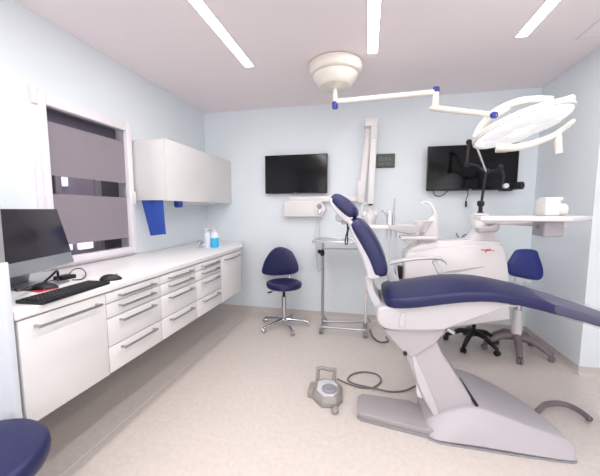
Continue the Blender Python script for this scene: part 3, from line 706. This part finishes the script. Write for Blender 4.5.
tb('strap', [at(347, 224, 1.80), at(347.5, 230, 1.80), at(345.5, 238, 1.80), at(345.5, 244, 1.80), at(347.5, 243, 1.80), at(347.5, 234, 1.80), at(349, 227, 1.80)], .004, 'black', t, 5, 8)
# back support frame
side_pad('back_support', [(365.5, 276), (372.5, 276.5), (373.5, 285), (376, 294), (382, 303), (386, 312), (380, 318), (374, 306), (369, 296), (366, 286)], 1.80, 2.06, 'shell', .012)
side_pad('back_hinge', [(384, 262), (388.5, 262), (393, 272), (400, 281), (399, 286), (392, 285), (387, 276)], 2.06, 2.12, 'shell', .008)
# armrest (far side)
YR = 2.24
bm = B(); secs = []
for x, y, w, h_ in ((389.5, 263.5, .020, .010), (393, 262.5, .034, .014), (405, 260, .036, .014), (420, 258, .036, .014), (434, 257.5, .036, .014), (441, 258.5, .034, .013), (445, 261.5, .028, .010), (446.5, 264, .016, .006)):
    p = at(x, y, YR); secs.append([p + Vector((0, math.cos(a_) * w, math.sin(a_) * h_)) for a_ in [2 * PI * k / 16 for k in range(16)]])
loft(bm, secs); obj('armrest', bm, 'shell', t)
bar('armrest_support', at(434, 260, YR), at(447, 286, YR - .02), .035, .03, 'shell', t)
bx('armrest_mount', at(444, 286, YR) + Vector((-.02, -.06, -.10)), at(452, 283, YR) + Vector((.02, .02, -.02)), 'shell', t, .01)
# seat shell below pad
ol = [(378.5, 309), (376.5, 316), (378, 322), (384, 328.5), (400, 331), (440, 331), (448, 329), (462, 324), (480, 318), (496, 312), (508, 308), (520, 307), (515, 300), (496, 298), (480, 299), (440, 302), (400, 306), (386, 307)]
side_pad('seat_shell', ol, 1.72, 2.14, 'shell', .015, 3)
side_pad('shell_cover', [(401, 314), (406, 313.5), (405, 326), (401, 327.5), (399, 326)], 1.712, 1.75, 'shell', .004, 2)
tb('legrest_hinge', [at(447, 328.5, 1.75), at(454, 333, 1.75)], .012, 'chrome', t)
# lift block and slanted arm
side_pad('lift_block', [(383, 329.5), (446, 329.5), (444, 334), (434, 345), (412, 358), (404, 354), (395, 343)], 1.76, 2.10, 'greyshell', .01, 1)
bm = B(); lathe(bm, [(0, 0), (.012, 0), (.012, .01), (0, .01)], at(405, 353, 1.758), (0, -1, 0), 14); obj('pivot_cap', bm, 'black', t)
side_pad('lift_arm', [(404, 352), (413, 356), (437, 341), (442, 353), (472, 400), (474, 410), (444, 424), (437, 421), (424, 402), (415, 380)], 1.78, 2.06, 'greyshell', .018, 1)
side_pad('arm_edge_cover', [(412, 358), (415.5, 357), (430, 390), (440.5, 417), (436, 419.5), (426, 402), (417, 381)], 1.768, 1.80, 'shell', .006, 2)
# base: sections along x
secs = []
data = [  # x, y near, y far, ridge height near, height far
    (.355, 1.73, 2.02, .05, .05), (.37, 1.70, 2.10, .085, .08), (.42, 1.682, 2.18, .12, .11), (.50, 1.68, 2.28, .17, .14), (.575, 1.68, 2.33, .20, .155), (.64, 1.68, 2.36, .20, .155), (.72, 1.68, 2.36, .182, .14),
    (.80, 1.68, 2.33, .158, .12), (.90, 1.682, 2.28, .128, .095), (1.0, 1.685, 2.19, .10, .075), (1.06, 1.69, 2.04, .086, .062), (1.085, 1.70, 1.95, .076, .055), (1.092, 1.72, 1.90, .05, .04)]
bm = B()
for x, ya, yb, h_, hf in data:
    w = yb - ya; e = min(.075, w * .22)
    secs.append([Vector(p) for p in ((x, ya + .012, .0), (x, ya, .012), (x, ya + e * .4, h_ * .5), (x, ya + e * .92, h_ * .95), (x, ya + e * 1.0, h_ * .985), (x, ya + e * 1.12, h_), (x, ya + w * .55, (h_ + hf) / 2 * 1.02), (x, yb - e * 1.1, hf), (x, yb - e * .7, hf * .94), (x, yb - e * .3, hf * .5), (x, yb, .012), (x, yb - .012, 0))])
loft(bm, secs); obj('base_cover', bm, 'greyshell', t, sub=1, ang=60)
bm = B(); prism(bm, [(x, ya - .002 + .006, 0) for x, ya, yb, h_, hf in data] + [(x, yb - .004, 0) for x, ya, yb, h_, hf in data[::-1]], (0, 0, .010)); obj('base_plate', bm, 'midgrey', t)
bar('slot', atz(459, 378, .180), atz(477, 406, .199), .016, .014, 'darkgap', t, .002)
# foot plate
pl = [atz(x, y, .045) for x, y in ((366, 390), (412, 394), (424, 400), (436, 436), (430, 436.5), (362, 421.5), (357, 417))]
pl = [Vector((-.005, 1.985, .02)), Vector((.30, 1.975, .02)), Vector((.38, 1.93, .02)), Vector((.40, 1.72, .02)), Vector((.36, 1.715, .02)), Vector((-.01, 1.775, .02)), Vector((-.035, 1.80, .02)), Vector((-.035, 1.95, .02))]
bm = B(); prism(bm, pl, (0, 0, .035), .008, 3); fp = obj('foot_plate', bm, 'rubber', t)
bm = B(); prism(bm, [p + Vector((0, 0, -.019)) * 1 for p in pl], (0, 0, .02)); obj('foot_plate_base', bm, 'midgrey', fp)
# cord entry block, curved foot loop
side_pad('cord_socket', [(418, 382), (423, 380), (428, 386), (426, 397), (419, 398), (416.5, 393)], 1.80, 1.84, 'plastic', .006, 2)
pa = [(533, 416), (538, 410), (545, 404.5), (556, 403), (568, 405), (580, 411), (590, 418.5)]
bm = B(); pts = curve([atz(x, y, .04) for i, (x, y) in enumerate(pa)], 5); secs = []
for i, p in enumerate(pts):
    d = (pts[min(i + 1, len(pts) - 1)] - pts[max(i - 1, 0)]).normalized(); s = Vector((-d.y, d.x, 0)).normalized(); k = .013 * (1 - .3 * i / len(pts))
    secs.append([p + s * k + Vector((0, 0, .006)), p + s * k * .6 + Vector((0, 0, .014)), p - s * k * .6 + Vector((0, 0, .014)), p - s * k + Vector((0, 0, .006)), p - s * k + Vector((0, 0, -.016)), p + s * k + Vector((0, 0, -.016))])
loft(bm, secs); fl = obj('foot_loop', bm, 'taupe', t)
bm = B(); ball(bm, atz(589, 418.5, .022), .018); obj('loop_tip', bm, 'black', fl)

# ------------------------------------------------------------------ foot pedal and its cord
t = thing('foot_pedal', 'beige-grey foot control pedal with a carrying bail, on the floor by the chair base', 'foot pedal', (-.24, 1.98, 0))
def fz(pts, z): return [atz(x, y, z) for x, y in pts]
bot = [(-.355, 2.07), (-.345, 1.925), (-.265, 1.845), (-.165, 1.86), (-.135, 1.93), (-.145, 2.06), (-.20, 2.12), (-.30, 2.12)]
bm = B(); secs = []
for z, s in ((0, .96), (.012, 1.0), (.035, .98), (.055, .86), (.062, .78)):
    c_ = Vector((-.245, 1.99, 0)); secs.append([c_ + (Vector((x, y, 0)) - c_) * s + Vector((0, .0, z)) for x, y in bot])
loft(bm, secs); obj('body', bm, 'beige', t, ang=30)
bm = B(); prism(bm, [Vector((-.245 + (x + .245) * .66, 1.98 + (y - 1.99) * .70, .060)) for x, y in bot], (0, 0, .008), .003); obj('top_plate', bm, 'palegrey', t)
bm = B(); lathe(bm, [(.052, 0), (.052, .012), (.044, .018), (.040, .012), (.02, .012), (.018, .02), (0, .02)], (-.228, 1.955, .066), n=32); obj('dial', bm, 'midgrey', t)
for x_ in (-.335, -.21):
    tb('bail_post', [(x_, 2.10, .03), (x_, 2.13, .105)], .014, 'beige', t)
tb('bail', [(-.345, 2.13, .105), (-.31, 2.135, .118), (-.25, 2.135, .112), (-.20, 2.13, .118)], .014, 'beige', t, 4)
bx('side_lug', (-.378, 1.93, .0), (-.34, 2.06, .05), 'beige', t, .008)
bm = B(); ball(bm, (-.175, 1.825, .018), .03, (.8, 1.1, .6)); obj('toe_tab', bm, 'beige', t)
bm = B()
pts = [(337, 383), (350, 384.5), (362, 387.5), (374, 387), (381, 381), (377, 374.5), (364, 372), (352, 374.5), (348, 380), (356, 385), (372, 388.5), (390, 391.5), (405, 390.5), (417, 388)]
pp = [atz(x, y, .008) for x, y in pts]; pp[0].z = .04; pp[-1].z = .03; pp[9].z = .014; pp[10].z = .014
tube(bm, pp, .006, 8, smooth=6); tag(obj('cord', bm, 'cord'), 'grey cord looping across the floor from the foot pedal to the chair', 'cord')

# ------------------------------------------------------------------ DENTAL UNIT (behind the chair)
t = thing('dental_unit', 'white dental unit with cuspidor, column and instrument arms standing behind the chair', 'dental unit', (.68, 2.75, 0))
YU0, YU1 = 2.60, 2.86
pts = [(405, 262), (406, 254), (412, 252), (438, 248), (470, 245.3), (495, 244), (503, 246), (507, 254), (509.5, 276), (511, 320), (440, 330), (405, 325), (404, 290)]
ol = [at(x, y, YU0) for x, y in pts]
bm = B(); prism(bm, ol, (0, YU1 - YU0, 0), .02, 4); body = obj('body', bm, 'unit', t, ang=50)
# top cover, a softly raised lid
lid = [(406, 253), (413, 247.5), (422, 243.5), (440, 241.3), (470, 240.2), (498, 241.5), (503, 245.5), (495, 245.5), (470, 247), (438, 249.5), (412, 253.5)]
ol = [at(x, y, YU0 + .01) for x, y in lid]
bm = B(); prism(bm, ol, (0, YU1 - YU0 - .02, 0), .01, 3); obj('lid', bm, 'unit', t, ang=50)
ol = [at(x, y, YU0 - .002) for x, y in ((440, 273), (452, 270.5), (470, 268.2), (484, 266.3), (484, 267.2), (470, 270), (455, 272.6))]
bm = B(); prism(bm, ol, (0, .03, 0)); obj('grip_recess', bm, 'greyshell', t)
# pedestal down to the floor
bm = B(); box(bm, (.36, 2.63, 0), (.50, 2.84, .66), .03, 3); obj('pedestal', bm, 'unit', t)
# dark sockets left of the body
a = at(395.5, 266, 2.75); bx('socket_block', (a.x, 2.74, a.z - .13), (a.x + .10, 2.80, a.z), 'black', t, .004)
a = at(389, 283, 2.75); bx('socket_block', (a.x, 2.74, a.z - .12), (a.x + .14, 2.80, a.z), 'black', t, .004)
# logo
bm = B(); YLg = YU0 - .001
for s in (((481, 250), (482.5, 249.3), (483.5, 250.3), (485, 249.5), (486, 250.4)), ((485.5, 252.5), (487.5, 248.8), (488.5, 251), (490, 248.8), (491, 251)), ((492, 250.8), (494, 250.5))):
    for p, q in zip(s, s[1:]):
        tube(bm, [at(*p, YLg), at(*q, YLg)], .0035, 6)
obj('logo', bm, 'red', t)
# column
def frustum(name, x0, x1, x2, x3, ytop, ybot, ya, yb, m, bev=.015):
    ol = [at(x0, ytop, ya), at(x1, ytop, ya), at(x2, ybot, ya), at(x3, ybot, ya)]
    bm = B(); prism(bm, ol, (0, yb - ya, 0), bev, 3); return obj(name, bm, m, t, ang=50)
col = [(474.5, 215.5), (476, 213), (488, 213), (490, 214.5), (491, 225), (494.5, 231.5), (501, 242), (468.5, 241), (473, 234.5), (476.5, 228)]
bm = B(); prism(bm, [at(x, y, 2.66) for x, y in col], (0, .14, 0), .015, 3); obj('column', bm, 'unit', t, ang=40)
# arm to the tray table
pA_ = at(484, 225, 2.62); 
bm = B(); prism(bm, [at(x, y, 2.58) for x, y in ((477.5, 228), (492, 226.5), (500, 222), (500, 229), (497, 232), (479, 232.5))], (0, .08, 0), .008, 3); obj('arm_joint', bm, 'greyshell', t)
tz = at(480, 216, 2.0).z
bm = B(); prism(bm, [Vector((.86, 2.66, tz - .09)), Vector((1.05, 2.66, tz - .09)), Vector((1.25, 2.25, tz - .07)), Vector((1.25, 2.15, tz - .07)), Vector((1.1, 2.15, tz - .07))], (0, 0, .04), .012, 3)
bm.free(); bm = B()
tube(bm, [(.93, 2.66, tz - .055), (1.12, 2.42, tz - .055), (1.22, 2.2, tz - .055)], .022, 14, smooth=3); obj('swing_arm', bm, 'unit', t)
# tray table of the instrument arm
bm = B(); prism(bm, [Vector((.67, 2.0, tz - .032)), Vector((1.145, 2.0, tz - .032)), Vector((1.46, 2.36, tz - .032)), Vector((.74, 2.36, tz - .032))], (0, 0, .032), .010, 3); tr = obj('instrument_table', bm, 'unit', t)
a = at(541.5, 223, 2.15); b = at(561, 237, 2.15)
bx('control_housing', (a.x, 2.12, b.z), (b.x, 2.26, tz - .03), 'greyshell', t, .012, 3)
bm = B(); lathe(bm, [(0, 0), (.015, 0), (.015, .03), (0, .03)], at(542, 227, 2.19), (-1, 0, 0), 14); obj('side_knob', bm, 'midgrey', t)
# cuspidor: body with curved filling tap, small bowl, shelf
YP = 2.64
cus = [(438.5, 242), (439, 232), (438, 220), (435.5, 214), (430.5, 217.5), (424, 229), (420, 238), (418, 245)]
bm = B(); prism(bm, [at(x, y, YP) for x, y in cus], (0, .13, 0), .02, 4); obj('cuspidor_tower', bm, 'unit', t, ang=50)
tb('bowl_tap', [at(x, y, YP + .06) for x, y in ((422.3, 206), (422.3, 203), (425, 202), (429, 203), (432.5, 207), (435, 213), (437, 221))], [.007, .016], 'unit', t, 5)
bc_ = at(423, 224, YP - .02)
bm = B(); lathe(bm, [(0, -.065), (.03, -.065), (.04, -.045), (.055, -.005), (.072, .02), (.076, .026), (.068, .024), (.05, .0), (.03, -.03), (0, -.04)], bc_, n=36); obj('bowl', bm, 'unit', t)
a = at(400, 238, YP - .05); b = at(436, 238, YP - .05)
bm = B(); box(bm, (a.x, 2.56, a.z - .012), (b.x, 2.70, a.z + .02), .012, 3); box(bm, (at(404, 240, YP).x, 2.60, a.z - .05), (at(414, 240, YP).x, 2.68, a.z), .01, 3); obj('shelf_arm', bm, 'unit', t)
# instrument tray (boat shape) and holder
c_ = at(403, 226, 2.60); bm = B(); secs = []
for dx, w, zb in ((-.125, .03, .0), (-.115, .07, -.03), (-.05, .10, -.05), (.05, .105, -.07), (.10, .09, -.06), (.14, .06, -.03), (.150, .03, .01)):
    secs.append([c_ + Vector((dx, y_, z_)) for y_, z_ in ((-w, .012), (-w * .97, -.0), (-w * .7, zb * .8), (0, zb), (w * .7, zb * .8), (w * .97, 0), (w, .012), (w * .8, .006), (0, .0), (-w * .8, .006))])
loft(bm, secs); obj('assistant_tray', bm, 'unit', t)
a = at(368, 225, 2.60); b = at(395, 230, 2.60)
bm = B(); box(bm, (a.x, 2.55, b.z + .005), (b.x, 2.68, a.z), .012, 3); obj('holder_bar', bm, 'unit', t)
for px_, p_ in ((387, 0), (391, 0), (396, 0)):
    hs = tb('suction_tube', [at(px_, 226, 2.63), at(px_ - .5, 245, 2.63), at(px_, 262, 2.63), at(px_ + 2, 280, 2.65), at(px_ + 10, 300, 2.67), (.40, 2.70, .6)], .009, 'palegrey', t, 5)
hp = tb('handpiece', [at(388, 224, 2.63), at(387.5, 217, 2.63), at(385, 212.5, 2.63), at(381.5, 210.5, 2.63)], [.012, .006], 'steel', t, 4)
tb('handpiece', [at(393.5, 225, 2.63), at(393.5, 215, 2.63), at(394.2, 207, 2.63), at(394.8, 198.5, 2.63)], [.012, .004], 'steel', t)
tb('handpiece', [at(389.5, 225, 2.60), at(390, 215, 2.60), at(389, 211, 2.60)], [.016, .012], 'plastic', t)

# white dispenser on the instrument table
wc = at(551, 213, 2.2)
t = thing('dispenser', 'white rounded dispenser box standing on the instrument table', 'dispenser', (wc.x, 2.2, tz))
a = at(540.5, 213, 2.18); b = at(557, 199.5, 2.18)
bm = B(); box(bm, (a.x, 2.13, tz), (b.x, 2.25, b.z), .012, 3); box(bm, (a.x + .005, 2.14, b.z - .01), (a.x + .10, 2.24, b.z + .014), .01, 3); obj('body', bm, 'plastic', t)
bm = B(); lathe(bm, [(0, 0), (.035, 0), (.038, .006), (.038, .05), (.032, .056), (0, .056)], (at(556, 208, 2.18).x, 2.19, tz + .039), (1, 0, 0), 24); obj('roll', bm, 'plastic', t)

# ------------------------------------------------------------------ hose on the floor behind the chair
bm = B(); tube(bm, [atz(x, y, .012) for x, y in ((370, 330), (373, 337), (380, 342), (388, 341), (386, 337))], .009, 8, smooth=5)
tag(obj('hose', bm, 'cord'), 'short grey hose curling on the floor below the backrest', 'hose')

# ------------------------------------------------------------------ light
w = bpy.data.worlds.new('world'); S.world = w; w.use_nodes = True
w.node_tree.nodes['Background'].inputs['Color'].default_value = (.8, .85, 1, 1); w.node_tree.nodes['Background'].inputs['Strength'].default_value = .1
def area(name, loc, rot, sx, sy, e, col=(1, .993, .985)):
    l = bpy.data.lights.new(name, 'AREA'); l.shape = 'RECTANGLE'; l.size = sx; l.size_y = sy; l.energy = e; l.color = col
    o = bpy.data.objects.new(name, l); COL.objects.link(o); o.location = loc; o.rotation_euler = rot; return o
for xc in (-.985, .018, 1.02): area('strip_lamp', (xc, .75, H - .012), (0, 0, 0), .07, 3.2, 16)
l_ = area('added_fill', (.45, YF - .01, 1.55), (PI / 2, 0, PI), 3.7, 1.38, 42, (.96, .98, 1))  # added fill light at the made-up window, lifts ceiling and far wall
l_.rotation_euler = (-PI / 2, 0, PI)
area('corridor_lamp', (-2.8, 2.6, 2.38), (0, 0, 0), .3, 1.5, 16)
vs = S.view_settings; vs.view_transform = 'Standard'; vs.look = 'None'; vs.gamma = 1; vs.use_curve_mapping = False; vs.exposure = 0.19
S.cycles.max_bounces = 14; S.cycles.diffuse_bounces = 9; S.cycles.transparent_max_bounces = 12
